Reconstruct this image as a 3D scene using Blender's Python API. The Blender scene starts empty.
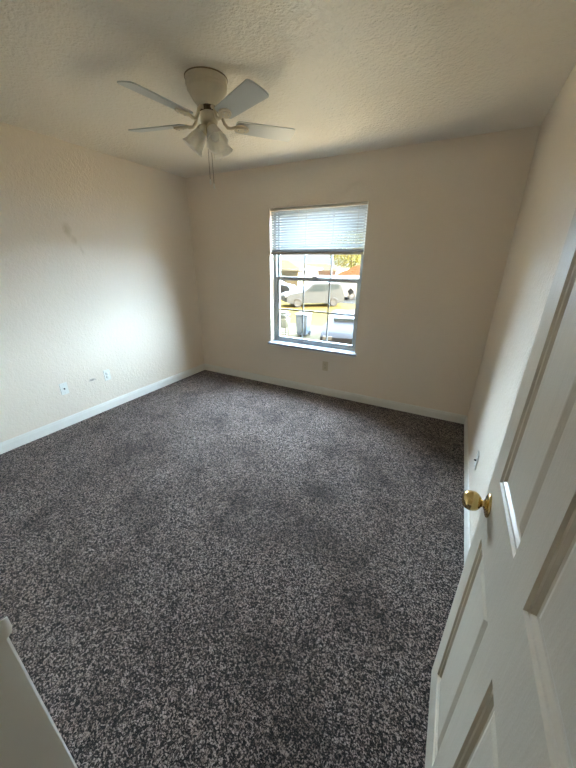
import bpy, bmesh, math, random
import numpy as np
from mathutils import Vector, Matrix, Quaternion
C = bpy.context.scene.collection
SC = bpy.context.scene
PI = math.pi
random.seed(7)

# ------------------------------------------------------------------ camera
F_PX, YAW, PITCH, ROLL = 307.51, 0.4864, 0.3806, 0.0083
CAM = Vector((3.1436, 0.0, 1.5207))
cam = bpy.data.cameras.new('camera')
cam.sensor_fit = 'VERTICAL'; cam.sensor_height = 36.0
cam.lens = F_PX / 768 * 36.0
cam.clip_start = 0.01; cam.clip_end = 400
camo = bpy.data.objects.new('camera', cam); C.objects.link(camo)
_f = Vector((-math.sin(YAW)*math.cos(PITCH), math.cos(YAW)*math.cos(PITCH), -math.sin(PITCH)))
_r = Vector((math.cos(YAW), math.sin(YAW), 0)); _u = _r.cross(_f)
_r2 = _r*math.cos(ROLL) + _u*math.sin(ROLL); _u2 = -_r*math.sin(ROLL) + _u*math.cos(ROLL)
M = Matrix((_r2, _u2, -_f)).transposed().to_4x4(); M.translation = CAM
camo.matrix_world = M
SC.camera = camo

# ------------------------------------------------------------------ light and exposure
SC.view_settings.view_transform = 'Standard'
SC.view_settings.look = 'None'
SC.view_settings.exposure = 0.67
SC.view_settings.gamma = 1.0
SC.view_settings.use_curve_mapping = False
cy = SC.cycles
cy.max_bounces = 14; cy.diffuse_bounces = 8; cy.glossy_bounces = 4
cy.transparent_max_bounces = 24; cy.transmission_bounces = 8
cy.sample_clamp_indirect = 6.0
cy.use_denoising = True

W_ = bpy.data.worlds.new('sky'); SC.world = W_; W_.use_nodes = True
bg = W_.node_tree.nodes['Background']
bg.inputs[0].default_value = (0.80, 0.90, 1.0, 1); bg.inputs[1].default_value = 0.92

def sun(name, direction, energy, color, angle):
    l = bpy.data.lights.new(name, 'SUN'); l.energy = energy; l.color = color; l.angle = math.radians(angle)
    o = bpy.data.objects.new(name, l); C.objects.link(o)
    o.rotation_euler = Vector(direction).to_track_quat('-Z', 'Y').to_euler()
    return o
# bright hazy sky in front of the window
sun('sky_glow', (-0.15, -0.85, -0.27), 128.0, (0.63, 0.80, 1.0), 124)
# low afternoon sun from behind the house
sun('sun', (-0.80, 0.12, -0.45), 20.0, (1.0, 0.79, 0.52), 1.0)

def area(name, loc, direction, sx, sy, energy, color):
    l = bpy.data.lights.new(name, 'AREA'); l.shape = 'RECTANGLE'; l.size = sx; l.size_y = sy
    l.energy = energy; l.color = color
    o = bpy.data.objects.new(name, l); C.objects.link(o); o.location = loc
    o.rotation_euler = Vector(direction).to_track_quat('-Z', 'Y').to_euler()
    return o
area('hall_fill_light', (2.9, -0.75, 2.38), (0, 0.0, -1), 0.3, 0.3, 0.6, (1.0, 0.86, 0.68))  # added fill light in the unseen hall, no real fixture

# ------------------------------------------------------------------ room numbers
RW, Y0, Y1, H = 3.452, 0.052, 3.272, 2.44
OX0, OX1, OZ0, OZ1 = 1.168, 2.251, 0.572, 2.050     # window opening
DX0, DX1, DH = 2.590, 3.358, 2.045                   # door opening
FZ = 0.0

# ------------------------------------------------------------------ materials
def srgb(r, g, b):
    def f(c):
        c /= 255.0
        return c/12.92 if c <= 0.04045 else ((c+0.055)/1.055)**2.4
    return (f(r), f(g), f(b), 1)
class Mat:
    def __init__(s, name, col, rough=0.5, metal=0.0, spec=0.5):
        m = bpy.data.materials.new(name); m.use_nodes = True; s.m = m; s.n = m.node_tree.nodes; s.l = m.node_tree.links
        s.b = s.n['Principled BSDF']; s.b.inputs['Base Color'].default_value = col
        s.b.inputs['Roughness'].default_value = rough; s.b.inputs['Metallic'].default_value = metal
        s.b.inputs['Specular IOR Level'].default_value = spec
        s.tc = s.n.new('ShaderNodeTexCoord')
    def noise(s, scale, detail=3, rough=0.5, vec=None, stretch=None, obj=False):
        t = s.n.new('ShaderNodeTexNoise'); t.inputs['Scale'].default_value = scale
        t.inputs['Detail'].default_value = detail; t.inputs['Roughness'].default_value = rough
        v = s.tc.outputs['Object']
        if stretch:
            mp = s.n.new('ShaderNodeMapping'); mp.inputs['Scale'].default_value = stretch
            s.l.new(v, mp.inputs[0]); v = mp.outputs[0]
        s.l.new(v, t.inputs['Vector'])
        return t.outputs[0]
    def ramp(s, fac, stops):
        r = s.n.new('ShaderNodeValToRGB'); e = r.color_ramp.elements
        while len(e) < len(stops): e.new(0.5)
        for i, (p, c) in enumerate(stops): e[i].position = p; e[i].color = c
        s.l.new(fac, r.inputs[0]); return r.outputs[0]
    def mix(s, fac, a, b, mode='MIX'):
        x = s.n.new('ShaderNodeMix'); x.data_type = 'RGBA'; x.blend_type = mode
        for k, v in ((0, fac), (6, a), (7, b)):
            if hasattr(v, 'links'): s.l.new(v, x.inputs[k])
            else: x.inputs[k].default_value = v
        return x.outputs[2]
    def bump(s, h, strength, dist, prev=None):
        b = s.n.new('ShaderNodeBump'); b.inputs['Strength'].default_value = strength; b.inputs['Distance'].default_value = dist
        s.l.new(h, b.inputs['Height'])
        if prev: s.l.new(prev, b.inputs['Normal'])
        return b.outputs[0]
    def normal(s, n): s.l.new(n, s.b.inputs['Normal']); return s
    def color(s, c): s.l.new(c, s.b.inputs['Base Color']); return s
def simple(name, col, rough=0.5, metal=0.0, spec=0.5, var=0.06, vs=6.0):
    a = Mat(name, col, rough, metal, spec)
    d = tuple(c*(1-var) for c in col[:3]) + (1,); e = tuple(min(1, c*(1+var)) for c in col[:3]) + (1,)
    a.color(a.ramp(a.noise(vs, 3), [(0.3, d), (0.7, e)]))
    return a.m

def wall_paint(name, col, stain=None, tex=0.36, rough=0.42):
    a = Mat(name, col, rough, 0, 0.38)
    lo = tuple(c*0.965 for c in col[:3]) + (1,)
    c = a.ramp(a.noise(1.6, 3), [(0.3, lo), (0.7, col)])
    if stain: c = stain(a, c)
    a.color(c)
    n1 = a.bump(a.noise(85, 2, 0.5), tex, 0.005)
    n2 = a.bump(a.noise(34, 2, 0.5), tex*.7, 0.008, n1)
    a.normal(n2)
    return a.m
def blob(a, centre, radii, rot=0.0, axis=None):
    """soft spot mask at a place on the surface (object coordinates)"""
    mp = a.n.new('ShaderNodeMapping'); mp.vector_type = 'TEXTURE'
    mp.inputs['Location'].default_value = centre
    if axis is not None: mp.inputs['Rotation'].default_value = axis
    mp.inputs['Scale'].default_value = radii
    nz = a.n.new('ShaderNodeTexNoise'); nz.inputs['Scale'].default_value = 14; nz.inputs['Detail'].default_value = 4
    a.l.new(a.tc.outputs['Object'], nz.inputs['Vector'])
    ad = a.n.new('ShaderNodeVectorMath'); ad.operation = 'MULTIPLY_ADD'
    a.l.new(nz.outputs['Color'], ad.inputs[0]); ad.inputs[1].default_value = (0.06, 0.06, 0.06)
    a.l.new(a.tc.outputs['Object'], ad.inputs[2])
    sb = a.n.new('ShaderNodeVectorMath'); sb.operation = 'SUBTRACT'; a.l.new(ad.outputs[0], sb.inputs[0]); sb.inputs[1].default_value = (0.03, 0.03, 0.03)
    a.l.new(sb.outputs[0], mp.inputs[0])
    ln = a.n.new('ShaderNodeVectorMath'); ln.operation = 'LENGTH'; a.l.new(mp.outputs[0], ln.inputs[0])
    mr = a.n.new('ShaderNodeMapRange'); mr.inputs['From Min'].default_value = 1.0; mr.inputs['From Max'].default_value = 0.2
    a.l.new(ln.outputs['Value'], mr.inputs['Value'])
    return mr.outputs[0]
def mulf(a, x, k):
    m = a.n.new('ShaderNodeMath'); m.operation = 'MULTIPLY'; a.l.new(x, m.inputs[0])
    if hasattr(k, 'links'): a.l.new(k, m.inputs[1])
    else: m.inputs[1].default_value = k
    return m.outputs[0]

WALLC = srgb(229, 217, 200)
def left_stain(a, c):
    dark = srgb(176, 158, 124)
    for ce, ra, k in (((0, 1.755, 1.76), (.3, .045, .075), 0.50), ((0, 1.79, 1.68), (.3, .03, .05), 0.35), ((0, 1.84, 1.60), (.3, .02, .05), 0.25)):
        c = a.mix(mulf(a, blob(a, ce, ra), k), c, dark)
    sc = a.n.new('ShaderNodeMapping')
    c = a.mix(mulf(a, blob(a, (0, 1.655, 0.374), (.3, .045, .016), axis=(-0.12, 0, 0)), 0.8), c, srgb(120, 118, 112))
    return c
def right_stain(a, c): return c
M_wall = wall_paint('wall_paint', WALLC)
M_wall_l = wall_paint('wall_paint_scuffed', WALLC, left_stain)
M_ceil = wall_paint('ceiling_paint', srgb(236, 230, 217), tex=1.0, rough=0.30)
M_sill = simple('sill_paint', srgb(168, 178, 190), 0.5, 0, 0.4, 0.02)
M_trim = simple('white_trim_paint', srgb(226, 224, 216), 0.35, 0, 0.5, 0.02)
M_vinyl = simple('window_vinyl', srgb(164, 170, 172), 0.35, 0, 0.5, 0.02)

def door_paint():
    a = Mat('door_paint', srgb(202, 192, 174), 0.30, 0, 0.5)
    n1 = a.bump(a.noise(60, 4, 0.6, stretch=(1, 1, 0.07)), 0.35, 0.0016)
    n2 = a.bump(a.noise(220, 2, 0.5), 0.25, 0.0012, n1)
    a.normal(n2); return a.m
M_door = door_paint()

def carpet():
    a = Mat('carpet_pile', srgb(90, 84, 82), 0.95, 0, 0.1)
    nz = a.n.new('ShaderNodeTexNoise'); nz.inputs['Scale'].default_value = 60; nz.inputs['Detail'].default_value = 2
    a.l.new(a.tc.outputs['Object'], nz.inputs['Vector'])
    vm = a.n.new('ShaderNodeVectorMath'); vm.operation = 'MULTIPLY_ADD'; a.l.new(nz.outputs['Color'], vm.inputs[0])
    vm.inputs[1].default_value = (0.02, 0.02, 0.02); a.l.new(a.tc.outputs['Object'], vm.inputs[2])
    vo = a.n.new('ShaderNodeTexVoronoi'); vo.inputs['Scale'].default_value = 180; a.l.new(vm.outputs[0], vo.inputs['Vector'])
    sp = a.n.new('ShaderNodeSeparateColor'); a.l.new(vo.outputs['Color'], sp.inputs[0])
    fn = a.noise(200, 3, 0.7)
    mm = a.n.new('ShaderNodeMath'); mm.operation = 'MULTIPLY_ADD'; a.l.new(sp.outputs[0], mm.inputs[0]); mm.inputs[1].default_value = 0.42
    m2 = a.n.new('ShaderNodeMath'); m2.operation = 'ADD'; a.l.new(mm.outputs[0], m2.inputs[0]); m2.inputs[1].default_value = -0.21
    a.l.new(fn, mm.inputs[2]); fine = m2.outputs[0]
    col = a.ramp(fine, [(0.36, srgb(18, 14, 13)), (0.46, srgb(58, 49, 47)), (0.53, srgb(106, 95, 90)), (0.61, srgb(190, 176, 169)), (0.70, srgb(246, 233, 226))])
    mid = a.ramp(a.noise(100, 2, 0.6), [(0.38, (0.42, 0.40, 0.39, 1)), (0.60, (1.0, 1.0, 1.0, 1))])
    col = a.mix(0.55, col, mid, 'MULTIPLY')
    tint = a.ramp(a.noise(30, 2), [(0.35, (0.62, 0.55, 0.51, 1)), (0.65, (0.76, 0.72, 0.71, 1))])
    col = a.mix(0.8, col, tint, 'MULTIPLY')
    wear = a.ramp(a.noise(2.6, 5, 0.65), [(0.36, (0.42, 0.37, 0.35, 1)), (0.5, (0.86, 0.82, 0.81, 1)), (0.66, (1, 1, 1, 1))])
    col = a.mix(0.82, col, wear, 'MULTIPLY')
    for ce, ra, k in STAINS:
        col = a.mix(mulf(a, blob(a, ce, ra), k), col, (0.018, 0.014, 0.012, 1))
    a.color(col)
    n = a.bump(fine, 1.0, 0.014)
    a.normal(n)
    try:
        a.b.inputs['Sheen Weight'].default_value = 0.15; a.b.inputs['Sheen Roughness'].default_value = 0.5
    except Exception: pass
    return a.m
STAINS = [((2.53, 1.66, 0), (.20, .14, .5), 0.6), ((1.15, 2.75, 0), (.08, .06, .5), 0.4), ((2.95, 1.98, 0), (.10, .07, .5), 0.35),
          ((2.3, 2.45, 0), (.09, .06, .5), 0.3), ((2.45, 1.25, 0), (.40, .25, .5), 0.3), ((3.05, 2.4, 0), (.06, .06, .5), 0.35)]
M_carpet = carpet()
M_brass = Mat('polished_brass', (0.72, 0.56, 0.26, 1), 0.16, 1.0).m
M_steel = simple('nickel', (0.6, 0.6, 0.58, 1), 0.3, 1.0)
M_plate = simple('plate_plastic', srgb(226, 226, 218), 0.35, 0, 0.5, 0.01)
M_almond = simple('almond_plastic', srgb(206, 190, 160), 0.35, 0, 0.5, 0.01)
M_dark = simple('dark_slot', srgb(26, 24, 22), 0.6)
M_fanbody = simple('fan_cream_enamel', srgb(206, 195, 170), 0.38, 0, 0.5, 0.05, 20)
M_blade = simple('fan_blade_white', srgb(196, 200, 198), 0.35, 0, 0.5, 0.02)
M_fan_brown = simple('fan_brown', srgb(120, 100, 70), 0.5, 0.2)  # dark brown for the fan's ceiling rim and flywheel
M_chain = simple('pull_chain_metal', srgb(120, 104, 78), 0.4, 0.5)

def glassy(name, col, tr=0.93):
    m = bpy.data.materials.new(name); m.use_nodes = True; n = m.node_tree.nodes; l = m.node_tree.links
    n.remove(n['Principled BSDF'])
    t = n.new('ShaderNodeBsdfTransparent'); t.inputs[0].default_value = col
    g = n.new('ShaderNodeBsdfGlossy'); g.inputs['Roughness'].default_value = 0.02
    lw = n.new('ShaderNodeLayerWeight'); lw.inputs[0].default_value = 0.5
    pw = n.new('ShaderNodeMath'); pw.operation = 'POWER'; l.new(lw.outputs['Facing'], pw.inputs[0]); pw.inputs[1].default_value = 5.0
    fr = n.new('ShaderNodeMath'); fr.operation = 'MULTIPLY_ADD'; l.new(pw.outputs[0], fr.inputs[0]); fr.inputs[1].default_value = 0.9; fr.inputs[2].default_value = 0.04
    x = n.new('ShaderNodeMixShader'); l.new(fr.outputs[0], x.inputs[0]); l.new(t.outputs[0], x.inputs[1]); l.new(g.outputs[0], x.inputs[2])
    l.new(x.outputs[0], n['Material Output'].inputs[0]); return m
M_glass = glassy('window_glass', (0.93, 0.95, 0.94, 1))
def frosted(name, col, tl=0.45, rough=0.35, clear=0.0):
    m = bpy.data.materials.new(name); m.use_nodes = True; n = m.node_tree.nodes; l = m.node_tree.links
    b = n['Principled BSDF']; b.inputs['Base Color'].default_value = col; b.inputs['Roughness'].default_value = rough; b.inputs['Specular IOR Level'].default_value = 0.5 if rough < .6 else 0.1
    t = n.new('ShaderNodeBsdfTranslucent'); t.inputs[0].default_value = col
    x = n.new('ShaderNodeMixShader'); x.inputs[0].default_value = tl
    l.new(b.outputs[0], x.inputs[1]); l.new(t.outputs[0], x.inputs[2]); out = x.outputs[0]
    if clear:
        tp = n.new('ShaderNodeBsdfTransparent'); y = n.new('ShaderNodeMixShader'); y.inputs[0].default_value = clear
        l.new(out, y.inputs[1]); l.new(tp.outputs[0], y.inputs[2]); out = y.outputs[0]
    l.new(out, n['Material Output'].inputs[0]); return m
M_slat = frosted('blind_slat_vinyl', srgb(214, 220, 224), 0.03, 0.7)
M_shade = frosted('frosted_shade_glass', srgb(248, 246, 240), 0.5, 0.22, 0.15)
M_brail = simple('blind_rail_vinyl', srgb(190, 182, 168), 0.4)

# ------------------------------------------------------------------ mesh helpers
def tag(o, label=None, cat=None, group=None, kind=None):
    if label: o['label'] = label
    if cat: o['category'] = cat
    if group: o['group'] = group
    if kind: o['kind'] = kind
    return o
def empty(name, loc=(0, 0, 0), rz=0.0):
    o = bpy.data.objects.new(name, None); C.objects.link(o); o.empty_display_size = 0.05
    o.location = loc; o.rotation_euler = (0, 0, rz); return o
def obj(name, bm, mat, parent=None, smooth=False, loc=None, auto=None):
    bmesh.ops.remove_doubles(bm, verts=bm.verts[:], dist=1e-6)
    bmesh.ops.recalc_face_normals(bm, faces=bm.faces[:])
    me = bpy.data.meshes.new(name); bm.to_mesh(me); bm.free()
    me.materials.append(mat)
    if smooth:
        for p in me.polygons: p.use_smooth = True
        if auto is not None: me.set_sharp_from_angle(angle=math.radians(auto))
    o = bpy.data.objects.new(name, me); C.objects.link(o)
    if parent: o.parent = parent
    if loc: o.location = loc
    return o
def struct(name, bm, mat, parent=None, **k):
    o = obj(name, bm, mat, parent, **k)
    if not parent: o['kind'] = 'structure'
    return o
def NB(): return bmesh.new()
def box(bm, x0, x1, y0, y1, z0, z1, bev=0.0, seg=2):
    t = bmesh.new()
    bmesh.ops.create_cube(t, size=1)
    for v in t.verts:
        v.co = Vector((x0 + (v.co.x+.5)*(x1-x0), y0 + (v.co.y+.5)*(y1-y0), z0 + (v.co.z+.5)*(z1-z0)))
    if bev > 0:
        bmesh.ops.bevel(t, geom=t.edges[:], offset=bev, segments=seg, affect='EDGES', clamp_overlap=True)
    merge(bm, t); return bm
def merge(bm, t, mat=None):
    if mat is not None: bmesh.ops.transform(t, matrix=mat, verts=t.verts[:])
    me = bpy.data.meshes.new('tmp'); t.to_mesh(me); t.free(); bm.from_mesh(me); bpy.data.meshes.remove(me); return bm
def lathe(bm, prof, seg=40, mat=None, cap=True):
    """prof: (radius, z) list, about z"""
    t = bmesh.new(); rings = []
    for r, z in prof:
        if r < 1e-6: rings.append([t.verts.new((0, 0, z))])
        else: rings.append([t.verts.new((r*math.cos(2*PI*k/seg), r*math.sin(2*PI*k/seg), z)) for k in range(seg)])
    for a, b in zip(rings, rings[1:]):
        for k in range(seg):
            k2 = (k+1) % seg
            if len(a) == 1 and len(b) == 1: continue
            if len(a) == 1: t.faces.new((a[0], b[k2], b[k]))
            elif len(b) == 1: t.faces.new((a[k], a[k2], b[0]))
            else: t.faces.new((a[k], a[k2], b[k2], b[k]))
    merge(bm, t, mat); return bm
def tube(bm, pts, r, seg=8, caps=True):
    pts = [Vector(p) for p in pts]; rings = []
    rs = r if isinstance(r, (list, tuple)) else [r]*len(pts)
    up = None
    for i, p in enumerate(pts):
        d = (pts[min(i+1, len(pts)-1)] - pts[max(i-1, 0)]).normalized()
        if up is None:
            up = Vector((0, 0, 1)) if abs(d.z) < 0.9 else Vector((1, 0, 0))
        s = d.cross(up).normalized(); up = s.cross(d).normalized()
        rings.append([bm.verts.new(p + (s*math.cos(2*PI*k/seg) + up*math.sin(2*PI*k/seg))*rs[i]) for k in range(seg)])
    for a, b in zip(rings, rings[1:]):
        for k in range(seg):
            bm.faces.new((a[k], a[(k+1) % seg], b[(k+1) % seg], b[k]))
    if caps: bm.faces.new(rings[0][::-1]); bm.faces.new(rings[-1])
    return bm
def prism(bm, poly, axis, a, b):
    """extrude a 2-D outline along an axis between a and b; poly is in the two other axes, in order"""
    def P(u, v, w):
        return {'x': (w, u, v), 'y': (u, w, v), 'z': (u, v, w)}[axis]
    A = [bm.verts.new(P(u, v, a)) for u, v in poly]; B = [bm.verts.new(P(u, v, b)) for u, v in poly]
    n = len(poly)
    for k in range(n): bm.faces.new((A[k], A[(k+1) % n], B[(k+1) % n], B[k]))
    bm.faces.new(A[::-1]); bm.faces.new(B); return bm
def frame_rect(bm, x0, x1, z0, z1, wl, wr, wb, wt, y0, y1, bev=0.002):
    box(bm, x0, x0+wl, y0, y1, z0, z1, bev); box(bm, x1-wr, x1, y0, y1, z0, z1, bev)
    box(bm, x0+wl-.001, x1-wr+.001, y0, y1, z0, z0+wb, bev); box(bm, x0+wl-.001, x1-wr+.001, y0, y1, z1-wt, z1, bev)
    return bm

# ------------------------------------------------------------------ room shell
T = 0.14
def plane_grid(x0, x1, y0, y1, z): pass
HX0, HX1, HY0 = 2.05, RW+.02, -1.35       # hall behind the doorway
bm = NB(); box(bm, -T, RW+T, -0.30, Y1+.16, -0.12, 0.0)
struct('floor', bm, M_carpet)
bm = NB(); box(bm, HX0-.1, RW+T, HY0-.1, -0.3, -0.12, 0.0); struct('floor_hall', bm, M_carpet)
bm = NB(); box(bm, -T, RW+T, Y0-.117, Y1+.16, H, H+.12); struct('ceiling', bm, M_ceil)
bm = NB(); box(bm, HX0-.1, RW+T, HY0-.1, Y0-.117, H, H+.12); struct('ceiling_hall', bm, M_ceil)
bm = NB(); box(bm, -T, 0, Y0-.117, Y1+.16, 0, H); struct('wall_left', bm, M_wall_l)
bm = NB(); box(bm, RW, RW+T, HY0-.1, Y1+.16, 0, H); struct('wall_right', bm, M_wall)
bm = NB()
YB = Y1+.16
box(bm, 0, OX0, Y1, YB, 0, H); box(bm, OX1, RW, Y1, YB, 0, H)
box(bm, OX0, OX1, Y1, YB, 0, OZ0-.02); box(bm, OX0, OX1, Y1, YB, OZ1, H)
struct('wall_back', bm, M_wall)
bm = NB(); yf = Y0-.117
box(bm, 0, DX0-.02, yf, Y0, 0, H); box(bm, DX1+.02, RW, yf, Y0, 0, H); box(bm, DX0-.02, DX1+.02, yf, Y0, DH+.02, H)
struct('wall_front', bm, M_wall)
bm = NB(); box(bm, HX0-.1, RW, HY0-.1, HY0, 0, H); struct('wall_hall_end', bm, M_wall)
bm = NB(); box(bm, HX0-.1, HX0, HY0, yf, 0, H); struct('wall_hall_left', bm, M_wall)

# baseboards: profile height .095, thickness .012, stepped and rounded top
BP = [(0, 0), (.0125, 0), (.0125, .066), (.0105, .072), (.009, .082), (.0065, .089), (.003, .093), (0, .0935)]
bm = NB(); prism(bm, [(p[0], p[1]) for p in BP], 'y', Y0, Y1-.0125); struct('baseboard_left', bm, M_trim)
bm = NB(); prism(bm, [(RW-p[0], p[1]) for p in BP], 'y', Y0+.02, Y1-.0125); struct('baseboard_right', bm, M_trim)
bm = NB(); prism(bm, [(Y1-p[0], p[1]) for p in BP], 'x', 0, RW); struct('baseboard_back', bm, M_trim)
bm = NB(); prism(bm, [(Y0+p[0], p[1]) for p in BP], 'x', .0125, DX0-.064); struct('baseboard_front', bm, M_trim)

# ------------------------------------------------------------------ door frame (jambs, stops, casings)
def jamb_bm():
    bm = NB(); ya, yb = yf-.001, Y0+.001
    # left jamb with its stop strip, right jamb, head
    box(bm, DX0-.02, DX0, ya, yb, 0, DH+.02, .0012)
    box(bm, DX1, DX1+.02, ya, yb, 0, DH+.02, .0012)
    box(bm, DX0, DX1, ya, yb, DH, DH+.02, .0012)
    box(bm, DX0, DX0+.011, ya+.045, Y0-.036, 0, DH, .003)
    box(bm, DX1-.011, DX1, ya+.045, Y0-.036, 0, DH, .003)
    box(bm, DX0+.011, DX1-.011, ya+.045, Y0-.036, DH-.011, DH, .003)
    return bm
struct('trim_1', jamb_bm(), M_trim, smooth=True, auto=35)
# casing profile: (distance from opening edge, thickness)
def casing(bm, y, s):
    P = [(0.0065, 0), (0.0065, .010), (.009, .0135), (.016, .0145), (.030, .0155), (.042, .0175), (.052, .018), (.0575, .014), (.0575, 0)]
    poly = [(DX0-d, y+s*t) for d, t in P]; prism(bm, poly, 'z', 0, DH+.0575)
    poly = [(DX1+d, y+s*t) for d, t in P]; prism(bm, poly, 'z', 0, DH+.0575)
    poly = [(y+s*t, DH+d) for d, t in P]; prism(bm, poly, 'x', DX0-.005, DX1+.005)
bm = NB(); casing(bm, Y0, 1); struct('trim_2', bm, M_trim, smooth=True, auto=35)
bm = NB(); casing(bm, yf, -1); struct('trim_3', bm, M_trim, smooth=True, auto=35)
# strike plate with curved lip, painted over
def strike():
    t = empty('strike_plate', (DX0, Y0-.018, 0.962)); t['kind'] = 'structure'; t.name = 'trim_4'
    bm = NB(); box(bm, -.001, .0016, -.014, .016, -.028, .028, .0012)
    obj('strike_plate', bm, M_trim, t, smooth=True, auto=35)
    bm = NB(); path = [(.0016, .014), (.003, .022), (.003, .030), (.001, .036), (-.004, .040)]
    hz = [.021, .021, .020, .017, .012]
    prev = None
    for (x, y), h in zip(path, hz):
        ring = [bm.verts.new((x, y, -h)), bm.verts.new((x, y, h)), bm.verts.new((x-.0016, y-.0006, h)), bm.verts.new((x-.0016, y-.0006, -h))]
        if prev:
            for k in range(4): bm.faces.new((prev[k], prev[(k+1) % 4], ring[(k+1) % 4], ring[k]))
        else: bm.faces.new(ring)
        prev = ring
    bm.faces.new(prev[::-1])
    obj('curved_lip', bm, M_trim, t, smooth=True, auto=50)
strike()

# ------------------------------------------------------------------ door (open, beside the right wall)
DW, DT, DHH = 0.813, 0.035, 2.025
def door_face(bm, side):
    """moulded six panel face in local coords: s along x from the free edge (0) to the hinge (DW), z up, normal +y*side"""
    y0 = side*DT/2
    xs = [(.090, .334), (.436, .700)]
    zs = [(.166-.015, .8126-.015), (1.006-.015, 1.585), (1.665, 1.905)]
    prof = [(0, 0), (.004, -.005), (.010, -.006), (.016, -.0112), (.023, -.0115), (.042, -.0045), (.045, -.004)]
    XS = sorted({0, DW} | {v for p in xs for v in p}); ZS = sorted({0, DHH} | {v for p in zs for v in p})
    for i in range(len(XS)-1):
        for j in range(len(ZS)-1):
            xa, xb, za, zb = XS[i], XS[i+1], ZS[j], ZS[j+1]
            if (xa, xb) in xs and (za, zb) in zs:
                prev = None
                for ins, d in prof:
                    y = y0 + side*d
                    r = [bm.verts.new(p) for p in ((xa+ins, y, za+ins), (xb-ins, y, za+ins), (xb-ins, y, zb-ins), (xa+ins, y, zb-ins))]
                    if prev:
                        for k in range(4): bm.faces.new((prev[k], prev[(k+1) % 4], r[(k+1) % 4], r[k]))
                    prev = r
                bm.faces.new(prev)
            else:
                bm.faces.new([bm.verts.new(p) for p in ((xa, y0, za), (xb, y0, za), (xb, y0, zb), (xa, y0, zb))])
door = empty('door_1', (3.3224, 0.899, 0.015)); door['kind'] = 'structure'
# local x: free edge -> hinge (world -y); local y: world -x (toward the camera side)
ANG = -0.010
door.rotation_euler = (0, 0, -PI/2 + ANG*-1)
bm = NB(); door_face(bm, 1); door_face(bm, -1)
h = DT/2
for q in (((0, -h, 0), (0, h, 0), (0, h, DHH), (0, -h, DHH)), ((DW, -h, 0), (DW, h, 0), (DW, h, DHH), (DW, -h, DHH)),
          ((0, -h, 0), (DW, -h, 0), (DW, h, 0), (0, h, 0)), ((0, -h, DHH), (DW, -h, DHH), (DW, h, DHH), (0, h, DHH))):
    bm.faces.new([bm.verts.new(p) for p in q])
# after a -90 degree turn local +x is world -y and local +y is world +x
slab = obj('door_slab', bm, M_door, door); slab.location = (0, h, 0)
def knob(parent, s, z, side):
    y0 = 0.0 if side < 0 else DT
    R_ = Matrix.Translation((s, y0, z)) @ Matrix.Rotation(PI/2*(1 if side < 0 else -1), 4, 'X')
    bm = NB()
    lathe(bm, [(0, 0), (.0335, 0), (.0335, .0015), (.032, .004), (.026, .0065), (.019, .0075), (.016, .0095), (.013, .011), (0, .011)], 48, R_)
    kk = obj('rosette', bm, M_brass, parent, smooth=True, auto=40)
    bm = NB()
    lathe(bm, [(0, .009), (.0125, .009), (.0105, .012), (.0095, .015), (.011, .018), (.017, .021), (.0235, .027), (.0268, .035), (.0274, .041), (.0268, .047),
               (.0245, .054), (.019, .0605), (.010, .0638), (0, .0645)], 48, R_)
    return obj('door_knob', bm, M_brass, parent, smooth=True, auto=60)
knob(door, 0.060, 0.905-.015, -1); knob(door, 0.060, 0.905-.015, 1)
bm = NB(); box(bm, -.0012, .0005, h-.0125, h+.0125, .861, .919, .0004)
box(bm, -.010, .0, h-.006, h+.006, .882, .899, .002); obj('latch', bm, M_brass, door)
for z in (.20, 1.0, 1.80):
    bm = NB(); tube(bm, [(DW+.004, DT+.004, z-.045), (DW+.004, DT+.004, z+.045)], .006, 12)
    box(bm, DW-.001, DW+.0015, .004, DT, z-.044, z+.044); obj('hinge', bm, M_brass, door, smooth=True, auto=40)

# ------------------------------------------------------------------ window
win = empty('window_1', (0, 0, 0)); win['kind'] = 'structure'
yo = Y1+.085                                   # inner face of the vinyl frame
bm = NB(); frame_rect(bm, OX0, OX1, OZ0, OZ1, .034, .034, .024, .034, yo, YB+.01)
obj('window_frame', bm, M_vinyl, win, smooth=True, auto=35)
bm = NB(); frame_rect(bm, OX0+.034, OX1-.034, OZ0+.022, 1.350, .034, .034, .038, .040, yo+.008, yo+.034)
obj('lower_sash', bm, M_vinyl, win, smooth=True, auto=35)
bm = NB(); frame_rect(bm, OX0+.034, OX1-.034, 1.306, OZ1-.034, .026, .026, .034, .03, yo+.036, yo+.060)
obj('upper_sash', bm, M_vinyl, win, smooth=True, auto=35)
gx0, gx1 = OX0+.064, OX1-.064
GL = (gx1-gx0)
bm = NB()
for k in (1, 2):
    x = gx0 + GL*k/3; box(bm, x-.009, x+.009, yo+.0215, yo+.0245, .63, 1.315)
box(bm, gx0, gx1, yo+.0215, yo+.0245, .968-.009, .968+.009)
obj('muntin_grid', bm, M_vinyl, win)
bm = NB()
for k in (1, 2):
    x = gx0 + GL*k/3; box(bm, x-.009, x+.009, yo+.045, yo+.051, 1.35, OZ1-.06)
box(bm, gx0, gx1, yo+.045, yo+.051, 1.672-.006, 1.672+.006)
obj('muntin_grid', bm, M_vinyl, win)
bm = NB(); box(bm, gx0-.004, gx1+.004, yo+.0255, yo+.0275, .628, 1.316); obj('pane', bm, M_glass, win)
bm = NB(); box(bm, gx0-.004, gx1+.004, yo+.0525, yo+.0545, 1.348, OZ1-.06); obj('pane', bm, M_glass, win)
bm = NB(); box(bm, 1.66, 1.73, yo-.004, yo+.012, 1.350, 1.362, .003); box(bm, 1.675, 1.715, yo-.010, yo+.004, 1.358, 1.366, .003)
obj('sash_lock', bm, M_vinyl, win, smooth=True, auto=35)
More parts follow.
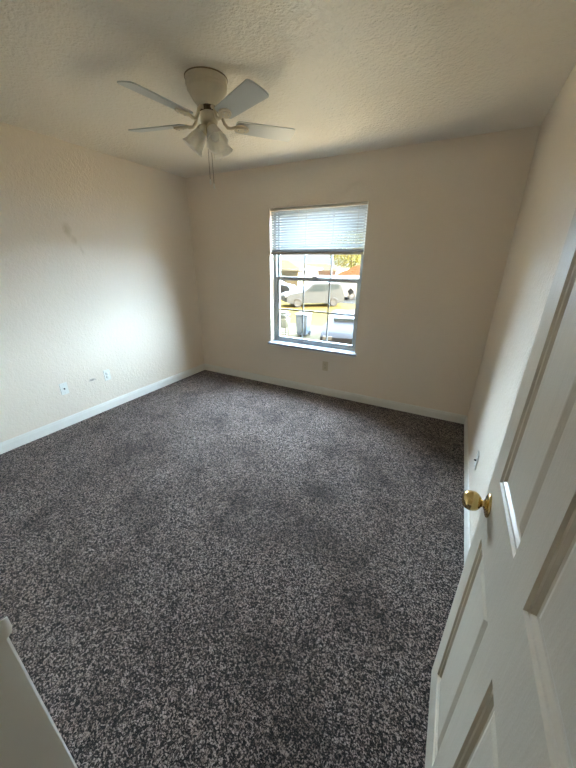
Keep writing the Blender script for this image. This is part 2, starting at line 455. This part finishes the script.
# stool (inner sill board) and apron
bm = NB(); box(bm, 1.140, 2.280, Y1-.045, Y1, OZ0-.026, OZ0, .006, 3); box(bm, OX0, OX1, Y1-.002, yo+.002, OZ0-.026, OZ0)
obj('window_sill', bm, M_sill, win, smooth=True, auto=35)
bm = NB(); box(bm, 1.165, 2.255, Y1-.014, Y1, OZ0-.052, OZ0-.025, .003); obj('apron', bm, M_trim, win, smooth=True, auto=35)

# ------------------------------------------------------------------ mini blind, half raised
bl = empty('mini_blind', (0, 0, 0))
tag(bl, 'white horizontal mini blind pulled halfway up in the window', 'blind')
BX0, BX1 = OX0+.004, OX1-.004; by = Y1+.016
bm = NB(); box(bm, BX0, BX1, by-.014, by+.014, OZ1-.028, OZ1-.002, .002); obj('head_rail', bm, M_brail, bl, smooth=True, auto=35)
bm = NB(); zt, zb = OZ1-.042, 1.632; nsl = 16
tilt = math.radians(50)
for k in range(nsl):
    z = zt - (zt-zb)*k/(nsl-1)
    prev = None
    for j in range(5):
        u = (j/4-.5)*.025; cv = .0022*(1-(2*j/4-1)**2)
        y = by + u*math.cos(tilt) + cv*math.sin(tilt); zz = z - u*math.sin(tilt) + cv*math.cos(tilt)
        r = [bm.verts.new((BX0+.003, y, zz)), bm.verts.new((BX1-.003, y, zz))]
        if prev: bm.faces.new((prev[0], prev[1], r[1], r[0]))
        prev = r
sl = obj('slats', bm, M_slat, bl, smooth=True)
so = sl.modifiers.new('thickness', 'SOLIDIFY'); so.thickness = .0006
bm = NB(); 
for k in range(9):
    box(bm, BX0+.003, BX1-.003, by-.0125, by+.0125, 1.6115+k*.0012, 1.6122+k*.0012)
obj('gathered_slats', bm, M_slat, bl)
bm = NB(); box(bm, BX0+.002, BX1-.002, by-.013, by+.013, 1.586, 1.611, .004); obj('bottom_rail', bm, M_brail, bl, smooth=True, auto=35)
for x in (1.225, 1.52, 1.86, 2.165):
    bm = NB(); tube(bm, [(x, by-.0135, OZ1-.03), (x, by-.0135, 1.61)], .0011, 6); tube(bm, [(x, by+.0135, OZ1-.03), (x, by+.0135, 1.61)], .0011, 6)
    obj('ladder_cord', bm, M_brail, bl)

# ------------------------------------------------------------------ outlets
def wall_plate(kind, loc, rz, mat, label, cat):
    """local: plate in the x-z plane, facing -y, back at y=0"""
    t = empty('coax_plate' if kind == 'coax' else 'wall_outlet', loc, rz); tag(t, label, cat)
    bm = NB(); box(bm, -.035, .035, -.0055, 0, -.0575, .0575, .003, 2); obj('cover_plate', bm, mat, t, smooth=True, auto=35)
    if kind == 'duplex':
        for dz in (.0195, -.0195):
            bm = NB(); R_ = Matrix.Translation((0, -.005, dz)) @ Matrix.Rotation(PI/2, 4, 'X')
            lathe(bm, [(0, 0), (.0172, 0), (.0172, .0018), (.016, .0026), (0, .0026)], 28, R_)
            f = obj('receptacle', bm, mat, t, smooth=True, auto=35)
            bm = NB()
            box(bm, -.0072, -.0052, -.0081, -.007, dz-.002, dz+.006); box(bm, .0052, .0068, -.0081, -.007, dz-.001, dz+.006)
            tube(bm, [(0, -.0070, dz-.0085), (0, -.0082, dz-.0085)], .0024, 12)
            obj('slots', bm, M_dark, f)
        bm = NB(); tube(bm, [(0, -.005, 0), (0, -.0066, 0)], .003, 14); obj('screw', bm, M_steel, t)
    else:
        bm = NB(); tube(bm, [(0, -.005, 0), (0, -.008, 0)], .0075, 6); tube(bm, [(0, -.008, 0), (0, -.018, 0)], .0048, 16)
        obj('coax_jack', bm, M_dark if kind == 'coax' else M_steel, t)
        for dz in (.042, -.042):
            bm = NB(); tube(bm, [(0, -.005, dz), (0, -.0066, dz)], .003, 14); obj('screw', bm, M_steel, t)
    return t
# local -y must face the room: left wall faces +x -> rz = +90 deg ; right wall faces -x -> -90 deg ; back wall faces -y -> 0
wall_plate('coax', (0, 1.385, .376), PI/2, M_plate, 'white coaxial cable plate low on the left wall, nearer the camera', 'cable plate')
wall_plate('duplex', (0, 1.815, .377), PI/2, M_plate, 'white duplex power outlet low on the left wall, nearer the corner', 'outlet')
wall_plate('duplex', (1.912, Y1, .366), 0, M_almond, 'beige duplex power outlet below the window on the back wall', 'outlet')
wall_plate('coax', (RW, 2.06, .325), -PI/2, M_plate, 'white coaxial cable plate low on the right wall above the brass knob', 'cable plate')

# ------------------------------------------------------------------ ceiling fan
FX, FY = 1.722, 1.705
fan = empty('ceiling_fan', (FX, FY, H)); tag(fan, 'cream hugger ceiling fan with white blades and frosted tulip lamp shades', 'ceiling fan')
bm = NB()
lathe(bm, [(0, 0), (.113, 0), (.113, -.006), (.110, -.008), (.109, -.020), (.112, -.024), (.112, -.034), (.107, -.038), (.105, -.048), (.107, -.051), (.106, -.056), (.100, -.060),
           (.092, -.078), (.080, -.096), (.068, -.110), (.062, -.117), (.054, -.120), (0, -.120)], 56)
obj('motor_housing', bm, M_fanbody, fan, smooth=True, auto=50)
bm = NB(); lathe(bm, [(.1132, 0), (.1158, -.001), (.1158, -.005), (.1132, -.006)], 56); obj('ceiling_rim', bm, M_fan_brown, fan, smooth=True)
bm = NB(); lathe(bm, [(0, -.120), (.034, -.120), (.044, -.128), (.044, -.138), (.034, -.146), (0, -.146)], 36)
for k in range(10):
    a = k*2*PI/10; box(bm, .040*math.cos(a)-.006, .040*math.cos(a)+.006, .040*math.sin(a)-.006, .040*math.sin(a)+.006, -.146, -.124, .002)
obj('flywheel', bm, M_fan_brown, fan, smooth=True, auto=40)
bm = NB(); lathe(bm, [(0, -.146), (.038, -.146), (.047, -.151), (.048, -.190), (.045, -.198), (.034, -.204), (.024, -.208), (.023, -.226), (.016, -.232), (0, -.233)], 40)
obj('switch_housing', bm, M_fanbody, fan, smooth=True, auto=45)
BZ = -.197
def blade_assembly(ang):
    Rz = Matrix.Rotation(ang, 4, 'Z')
    Pm = Rz @ Matrix.Translation((0, 0, BZ)) @ Matrix.Rotation(math.radians(-13), 4, 'X')
    # blade: rounded paddle from r=.145 to r=.525
    out = []
    def halfw(r):
        t = (r-.15)/(.52-.15); w = .050 + .014*t
        return w
    n = 12
    up = [(r, halfw(r)) for r in [.165 + (.488-.165)*i/n for i in range(n+1)]]
    corner_t = [(.498, .060), (.505, .052), (.509, .036), (.511, .015), (.511, 0)]
    root = [(.150, 0), (.151, .030), (.155, .043)]
    top = root + up + corner_t
    poly = top + [(x, -y) for x, y in top[::-1] if y > 0]
    bm = NB(); prism(bm, poly, 'z', 0, .0055)
    bmesh.ops.transform(bm, matrix=Pm, verts=bm.verts[:])
    b = obj('blade', bm, M_blade, fan)
    # iron: curved arm from hub to an oval plate under the blade
    bm = NB()
    tube(bm, [(.038, 0, -.134), (.056, 0, -.137), (.072, 0, -.152), (.086, 0, -.188), (.104, 0, -.205), (.125, 0, -.206), (.150, 0, -.198)], [.010, .009, .0085, .0085, .0085, .0085, .009], 10)
    bmesh.ops.transform(bm, matrix=Rz, verts=bm.verts[:])
    t = NB(); ov = [(.185+.045*math.cos(2*PI*k/28), .030*math.sin(2*PI*k/28)) for k in range(28)]
    prism(t, ov, 'z', -.010, -.001)
    ov2 = [(.185+.036*math.cos(2*PI*k/28), .021*math.sin(2*PI*k/28)) for k in range(28)]
    prism(t, ov2, 'z', -.013, -.010)
    merge(bm, t, Pm)
    arm = obj('blade_iron', bm, M_fanbody, fan, smooth=True, auto=40)
    for rr, yy in ((.205, .012), (.205, -.012), (.17, 0)):
        bm = NB(); lathe(bm, [(0, -.0165), (.003, -.016), (.0045, -.013), (.0045, -.012)], 12, Pm @ Matrix.Translation((rr, yy, 0)))
        obj('screw', bm, M_steel, arm, smooth=True)
for k in range(5): blade_assembly(math.radians(49 - 72*k))
def shade(ang):
    Rz = Matrix.Rotation(ang, 4, 'Z')
    base = Rz @ Matrix.Translation((.026, 0, -.212)) @ Matrix.Rotation(math.radians(-38), 4, 'Y') @ Matrix.Scale(1.1, 4)
    # local -z is the shade axis, leaning outward
    bm = NB(); lathe(bm, [(0, .008), (.016, .006), (.019, -.004), (.026, -.012), (.0285, -.026), (.0285, -.032), (.026, -.033)], 32, base)
    f = obj('lamp_fitter', bm, M_fanbody, fan, smooth=True, auto=50)
    prof = [(.0255, -.022), (.0265, -.034), (.031, -.048), (.0365, -.064), (.0405, -.082), (.0435, -.098), (.049, -.112), (.055, -.121)]
    bm = NB(); t = NB(); seg = 64; rings = []
    for i, (r, z) in enumerate(prof):
        am = .0022*max(0, (i-3)/4)
        rings.append([t.verts.new(((r+am*math.cos(12*2*PI*k/seg))*math.cos(2*PI*k/seg), (r+am*math.cos(12*2*PI*k/seg))*math.sin(2*PI*k/seg), z)) for k in range(seg)])
    for a, b in zip(rings, rings[1:]):
        for k in range(seg): t.faces.new((a[k], a[(k+1) % seg], b[(k+1) % seg], b[k]))
    merge(bm, t, base)
    s = obj('lamp_shade', bm, M_shade, fan, smooth=True)
    m = s.modifiers.new('t', 'SOLIDIFY'); m.thickness = .0024
    bm = NB(); lathe(bm, [(.011, -.030), (.0125, -.045), (.019, -.060), (.022, -.074), (.019, -.087), (.010, -.094), (0, -.096)], 24, base)
    obj('bulb', bm, M_shade, s, smooth=True)
for a in (212, -30, 88): shade(math.radians(a))
for (x, y, zl) in ((-.004, -.022, -.470), (.016, -.014, -.492)):
    bm = NB(); z = -.215
    tube(bm, [(x*.8, y, -.215), (x, y, zl)], .0013, 6)
    while z > zl:
        lathe(bm, [(0, .0018), (.0015, .0009), (.0018, 0), (.0015, -.0009), (0, -.0018)], 6, Matrix.Translation((x*.8 + x*.2*(z+.215)/(zl+.215), y, z))); z -= .006
    ch = obj('pull_chain', bm, M_chain, fan)
    bm = NB(); lathe(bm, [(0, 0), (.003, -.002), (.0045, -.012), (.006, -.022), (.004, -.028), (0, -.030)], 16, Matrix.Translation((x, y, zl))); obj('chain_pull', bm, M_plate, ch, smooth=True)

# ------------------------------------------------------------------ outside
GZ = -1.75
def ground_mat(name, c1, c2, sc=0.6):
    a = Mat(name, c1, 1.0, 0, 0.0); c = a.ramp(a.noise(sc, 5, 0.65), [(0.35, c1), (0.65, c2)])
    g = a.ramp(a.noise(9, 4), [(0.3, (.82, .82, .82, 1)), (0.7, (1, 1, 1, 1))]); a.color(a.mix(1.0, c, g, 'MULTIPLY')); return a.m
M_lawn = ground_mat('dry_lawn', srgb(94, 80, 46), srgb(104, 88, 50), .5)
M_conc = ground_mat('pale_concrete', srgb(84, 78, 64), srgb(92, 85, 70), .7)
M_asph = ground_mat('street_asphalt', srgb(62, 61, 58), srgb(68, 66, 64), .7)
bm = NB(); box(bm, -70, 40, YB+.02, 120, GZ-.3, GZ); o = struct('ground', bm, M_lawn)
bm = NB(); box(bm, -9.5, 6, 6.3, 15.4, GZ, GZ+.02); struct('ground_driveway', bm, M_conc)
M_bounce = ground_mat('tan_bounce_slab', srgb(214, 184, 142), srgb(224, 196, 156), 1.2)
bm = NB(); box(bm, -3.5, 6, YB+.02, 6.3, GZ, -.36); struct('ground_bounce_slab', bm, M_bounce)  # added pale slab below the view, bounces warm light up through the window
bm = NB(); box(bm, -60, 40, 25.5, 33, GZ, GZ+.015); struct('ground_street', bm, M_asph)

def box_rot(bm, cx, cy, rz, x0, x1, y0, y1, z0, z1, bev=0): 
    t = NB(); box(t, x0, x1, y0, y1, z0, z1, bev); merge(bm, t, Matrix.Translation((cx, cy, 0)) @ Matrix.Rotation(rz, 4, 'Z'))
M_tyre = simple('tyre_rubber', srgb(60, 60, 62), 0.8); M_rim = simple('wheel_rim', (0.10, 0.10, 0.10, 1), 0.6, 0.0, 0.1)
M_cglass = simple('car_glass', srgb(58, 66, 70), 0.5, 0, 0.1)
def car(name, label, cat, loc, rz, prof, glass, width, wheels, mat, wr=.34, group=None, lights=None):
    """prof: side outline (x, z) front at +x; glass: outline list for the side windows"""
    t = empty(name, loc, rz); tag(t, label, cat, group)
    bm = NB(); n = len(prof); secs = []
    for y, k in ((-width/2, .94), (-width/2+.10, 1.0), (0, 1.015), (width/2-.10, 1.0), (width/2, .94)):
        zc = .62; secs.append([bm.verts.new((x*(0.985 if k < .95 else 1), y*(0.90 if z > 1.05 else 1.0), zc+(z-zc)*k if z > zc else z)) for x, z in prof])
    for a, b in zip(secs, secs[1:]):
        for k in range(n): bm.faces.new((a[k], a[(k+1) % n], b[(k+1) % n], b[k]))
    bm.faces.new(secs[0][::-1]); bm.faces.new(secs[-1])
    body = obj('car_body', bm, mat, t, smooth=True, auto=35)
    for s in (-1, 1):
        for g in glass:
            bm = NB(); prism(bm, g, 'y', s*(width/2*.905), s*(width/2*.905+.012) if True else 0)
            obj('side_window', bm, M_cglass, body)
    for x in wheels:
        for s in (-1, 1):
            R_ = Matrix.Translation((x, s*(width/2-.10), wr)) @ Matrix.Rotation(-s*PI/2, 4, 'X')
            bm = NB(); lathe(bm, [(0, -.1), (wr*.9, -.1), (wr, -.06), (wr, .08), (wr*.9, .11), (wr*.62, .11), (wr*.60, .10)], 28, R_)
            w = obj('wheel', bm, M_tyre, t, smooth=True, auto=35)
            bm = NB(); lathe(bm, [(wr*.62, .108), (wr*.5, .095), (.05, .085), (0, .09)], 20, R_); obj('wheel_rim', bm, M_rim, w, smooth=True, auto=35)
    if lights:
        for nm, mm, x0, x1, z0, z1, ys in lights:
            for y0, y1 in ys:
                bm = NB(); box(bm, x0, x1, y0, y1, z0, z1, .01); obj(nm, bm, mm, t)
    return t
M_silver = simple('silver_car_paint', srgb(80, 83, 86), 0.6, 0.0, 0.1)
M_whitecar = simple('white_car_paint', srgb(120, 120, 120), 0.6, 0.0, 0.1)
M_greycar = simple('grey_car_paint', srgb(34, 34, 38), 0.6, 0.0, 0.1)
M_lampw = simple('headlight_lens', srgb(236, 238, 240), 0.2); M_lampr = simple('tail_lens', srgb(190, 60, 50), 0.3)
suv = [(-2.3, .35), (-2.35, .75), (-2.25, 1.10), (-2.05, 1.68), (-1.6, 1.76), (.2, 1.74), (.95, 1.14), (2.05, 1.0), (2.32, .82), (2.35, .38), (1.9, .28), (-1.9, .28)]
coupe = [(-2.2, .40), (-2.22, .78), (-2.1, .92), (-1.6, .98), (-1.0, 1.20), (.1, 1.22), (.95, .95), (2.0, .82), (2.25, .66), (2.25, .36), (1.9, .25), (-1.9, .25)]
sedan = [(-2.3, .40), (-2.32, .80), (-2.2, 1.02), (-1.55, 1.08), (-.95, 1.42), (.25, 1.44), (1.05, 1.05), (2.1, .90), (2.33, .70), (2.33, .36), (1.9, .25), (-1.9, .25)]
gs = [[(-1.95, 1.12), (-1.8, 1.6), (-.75, 1.64), (-.75, 1.12)], [(-.68, 1.12), (-.68, 1.64), (.1, 1.62), (.72, 1.14)]]
gd = [[(-1.1, 1.06), (-.75, 1.36), (-.35, 1.38), (-.35, 1.06)], [(-.30, 1.06), (-.30, 1.38), (.2, 1.38), (.8, 1.06)]]
car('parked_suv', 'silver SUV parked across the yellow lawn, seen through the lower panes', 'car', (-6.9, 23.0, GZ), math.radians(222), suv, gs, 1.85, (-1.45, 1.45), M_silver,
    lights=[('headlight', M_lampw, 2.26, 2.36, .72, .88, ((-.82, -.5), (.5, .82))), ('grille', M_dark, 2.30, 2.37, .50, .72, ((-.45, .45),))])
van = [(-2.6, .38), (-2.62, 1.95), (-2.5, 2.05), (1.1, 2.05), (1.45, 1.95), (2.0, 1.25), (2.6, 1.02), (2.68, .45), (2.3, .3), (-2.3, .3)]
car('parked_van', 'white van parked behind the silver SUV', 'van', (-7.3, 28.0, GZ), math.radians(222), van, [[(-1.9, 1.25), (-1.9, 1.7), (-1.0, 1.7), (-1.0, 1.25)], [(-.6, 1.25), (-.6, 1.7), (.3, 1.7), (.3, 1.25)], [(.9, 1.25), (.9, 1.75), (1.35, 1.75), (1.75, 1.25)]],
    2.0, (-1.7, 1.75), M_whitecar, .36)
car('parked_coupe', 'low grey car parked close to the house, at the lower right pane', 'car', (-0.72, 12.9, GZ), math.radians(-77), coupe, [[(-1.0, .92), (-.85, 1.14), (-.3, 1.17), (-.3, .92)], [(-.25, .92), (-.25, 1.17), (.1, 1.17), (.7, .94)]], 1.78, (-1.4, 1.4), M_greycar, .32,
    lights=[('headlight', M_rim, 2.14, 2.27, .56, .70, ((-.80, -.45), (.45, .80))), ('windscreen', M_cglass, .12, .75, .97, 1.13, ((-.6, .6),))])
for i, (x, m) in enumerate(((-19.5, M_greycar), (-14.5, M_silver))):
    car('parked_sedan', ('dark grey car far off on the street at the left of the lawn', 'pale silver car far off on the street behind the lawn')[i], 'car', (x, 30.0, GZ), 0.0, sedan, gd, 1.78, (-1.4, 1.4), m)

# wheelie bin
M_bin = simple('bin_plastic', srgb(98, 110, 126), 0.5)
def bin_(x, y, label):
    t = empty('trash_bin', (x, y, GZ+.02), .1); tag(t, label, 'trash bin')
    bm = NB(); secs = []
    for z, w, d in ((.06, .23, .25), (.95, .29, .33)):
        secs.append([bm.verts.new(p) for p in ((-w, -d, z), (w, -d, z), (w, d, z), (-w, d, z))])
    for k in range(4): bm.faces.new((secs[0][k], secs[0][(k+1) % 4], secs[1][(k+1) % 4], secs[1][k]))
    bm.faces.new(secs[0]); bm.faces.new(secs[1])
    bmesh.ops.bevel(bm, geom=bm.edges[:], offset=.03, segments=2, affect='EDGES')
    obj('bin_body', bm, M_bin, t, smooth=True, auto=35)
    bm = NB(); box(bm, -.31, .31, -.36, .35, .95, 1.02, .025); obj('lid', bm, M_bin, t, smooth=True, auto=35)
    for s in (-1, 1):
        bm = NB(); lathe(bm, [(0, -.03), (.11, -.03), (.11, .03), (0, .03)], 20, Matrix.Translation((s*.25, .22, .11)) @ Matrix.Rotation(PI/2, 4, 'Y')); obj('wheel', bm, M_tyre, t)
bin_(-2.95, 13.0, 'pale blue grey wheeled trash bin standing on the driveway')
# grill on legs
M_grill = simple('grill_cover', srgb(92, 100, 100), 0.6)
g = empty('barbecue_grill', (-3.78, 12.4, GZ+.02), .2); tag(g, 'grey barbecue grill on thin legs left of the trash bin', 'grill')
bm = NB(); box(bm, -.36, .36, -.26, .26, .42, .86, .06, 3); obj('fire_box', bm, M_grill, g, smooth=True, auto=40)
bm = NB(); box(bm, -.37, .37, -.27, .27, .84, 1.12, .11, 4); obj('lid', bm, M_grill, g, smooth=True, auto=40)
for x in (-.28, .28):
    for y in (-.2, .2):
        bm = NB(); tube(bm, [(x, y, 0), (x*.9, y*.9, .46)], .018, 8); obj('leg', bm, M_tyre, g)
bm = NB(); tube(bm, [(-.29, -.2, .12), (.29, -.2, .12)], .012, 8); tube(bm, [(-.29, .2, .12), (.29, .2, .12)], .012, 8); obj('stretcher', bm, M_tyre, g)
# diamond sign
s = empty('diamond_sign', (-4.75, 27.9, GZ)); s.location = (-5.25, 27.6, GZ); tag(s, 'small dark diamond shaped sign on a post right of the white van', 'sign')
bm = NB(); tube(bm, [(0, 0, 0), (0, 0, 1.05)], .03, 8); obj('post', bm, M_rim, s)
bm = NB(); box(bm, -.22, .22, -.012, .012, -.22, .22, .01); bmesh.ops.transform(bm, matrix=Matrix.Translation((0, -.04, .80)) @ Matrix.Rotation(PI/4, 4, 'Y'), verts=bm.verts[:]); obj('sign_panel', bm, M_dark, s)

# houses
def brick(name, c1, c2, mort):
    a = Mat(name, c1, 0.85, 0, 0.2); b = a.n.new('ShaderNodeTexBrick'); b.inputs['Color1'].default_value = c1; b.inputs['Color2'].default_value = c2
    b.inputs['Mortar'].default_value = mort; b.inputs['Scale'].default_value = 3.0
    mp = a.n.new('ShaderNodeMapping'); mp.inputs['Rotation'].default_value = (PI/2, 0, 0); a.l.new(a.tc.outputs['Object'], mp.inputs[0]); a.l.new(mp.outputs[0], b.inputs['Vector'])
    a.color(b.outputs['Color']); return a.m
M_brick = brick('pink_brick', srgb(184, 148, 132), srgb(170, 132, 116), srgb(186, 174, 162))
M_brick2 = brick('cream_brick', srgb(160, 150, 126), srgb(146, 134, 110), srgb(166, 160, 144))
M_roof = simple('orange_shingle', srgb(96, 60, 38), 0.9, 0, 0.0, .08, 2)
M_roof2 = simple('tan_shingle', srgb(86, 74, 56), 0.9, 0, 0.0, .08, 2)
M_fascia = simple('white_fascia', srgb(190, 186, 174), 0.6)
M_hwin = simple('house_window', srgb(150, 156, 156), 0.2)
def house(name, label, x0, x1, y0, y1, eave, ridge, mw, mr, wins):
    t = empty(name, ((x0+x1)/2, (y0+y1)/2, GZ)); tag(t, label, 'house'); a, d = (x1-x0)/2, (y1-y0)/2
    bm = NB(); box(bm, -a, a, -d, d, 0, eave); obj('walls', bm, mw, t)
    bm = NB(); e = .45; z0, z1 = eave, ridge; hp = min(a, d)*.95
    pts = [(-a-e, -d-e, z0), (a+e, -d-e, z0), (a+e, d+e, z0), (-a-e, d+e, z0), (-a+hp, 0, z1), (a-hp, 0, z1)]
    v = [bm.verts.new(p) for p in pts]
    for f in ((0, 1, 5, 4), (1, 2, 5), (2, 3, 4, 5), (3, 0, 4), (3, 2, 1, 0)): bm.faces.new([v[k] for k in f])
    obj('roof', bm, mr, t)
    bm = NB(); box(bm, -a-e, a+e, -d-e-.02, -d-e+.03, eave-.20, eave+.01); box(bm, a+e-.03, a+e+.02, -d-e, d+e, eave-.20, eave+.01); obj('fascia', bm, M_fascia, t)
    for (wx, wz, ww, wh) in wins:
        bm = NB(); box(bm, wx-ww/2-.06, wx+ww/2+.06, -d-.05, -d+.02, wz-.06, wz+wh+.06); f = obj('window_trim', bm, M_fascia, t)
        bm = NB(); box(bm, wx-ww/2, wx+ww/2, -d-.07, -d-.045, wz, wz+wh); obj('pane', bm, M_hwin, f)
house('brick_house', 'brick house with low orange shingle roof, at the right upper pane', -8.9, 1.0, 34.5, 43, 1.75, 4.3, M_brick, M_roof, [(-3.0, .6, 1.4, .9), (1.0, .6, 1.4, .9)])
house('brick_house', 'long pink brick house in the middle distance beyond the street', -24.5, -13.0, 45, 51, 2.2, 2.9, M_brick, M_roof2, [(-3, .9, 1.6, 1.0), (2, .9, 1.6, 1.0)])
house('brick_house', 'cream house with pale tan roof at the left upper pane', -26.5, -14.9, 36.5, 43, 2.35, 3.35, M_brick2, M_roof2, [(-2.6, .7, 1.0, 1.1), (-.8, .7, 1.0, 1.1), (1.0, .7, 1.0, 1.1), (3.0, .7, 1.0, 1.1)])

# tree: a branching trunk and a crown of leaf clumps
def leaf_mat():
    a = Mat('leaf_green', srgb(150, 160, 60), 0.6, 0, 0.3)
    a.color(a.ramp(a.noise(1.3, 3), [(0.3, srgb(84, 96, 38)), (0.5, srgb(132, 126, 44)), (0.7, srgb(160, 148, 60))])); return a.m
M_leaf = leaf_mat(); M_bark = simple('bark', srgb(120, 104, 86), 0.9)
def tree(label, loc, hgt, rad, n):
    t = empty('leafy_tree', loc); tag(t, label, 'tree')
    bm = NB(); tube(bm, [(0, 0, 0), (.1, 0, hgt*.3), (0, .1, hgt*.55), (0, 0, hgt*.85)], [.28, .2, .14, .05], 10)
    for k in range(7):
        a = k*2.4; z = hgt*(.35+.06*k); tube(bm, [(0, 0, z), (math.cos(a)*rad*.35, math.sin(a)*rad*.35, z+rad*.25), (math.cos(a)*rad*.75, math.sin(a)*rad*.75, z+rad*.4)], [.09, .06, .02], 6)
    obj('trunk', bm, M_bark, t)
    rnd = random.Random(3); bm = NB()
    for k in range(n):
        while True:
            p = Vector((rnd.uniform(-1, 1), rnd.uniform(-1, 1), rnd.uniform(-1, 1)))
            if .35 < p.length < 1: break
        p = Vector((p.x*rad, p.y*rad, p.z*rad*.8 + hgt*.72)); s = rnd.uniform(.09, .18)
        q = Quaternion((rnd.random()-.5, rnd.random()-.5, rnd.random()-.5, rnd.random()-.5)).normalized()
        vs = [bm.verts.new(p + q @ Vector(c)*s) for c in ((-1, 0, 0), (-.3, .5, .1), (.5, .45, 0), (1, 0, -.1), (.5, -.45, 0), (-.3, -.5, .1))]
        bm.faces.new(vs)
    me = bpy.data.meshes.new('crown'); bm.to_mesh(me); bm.free(); me.materials.append(M_leaf)
    o = bpy.data.objects.new('crown', me); C.objects.link(o); o.parent = t
tree('yellow green leafy tree behind the orange roof, at the right upper pane', (-14.2, 56.0, GZ), 7.0, 4.0, 5200)
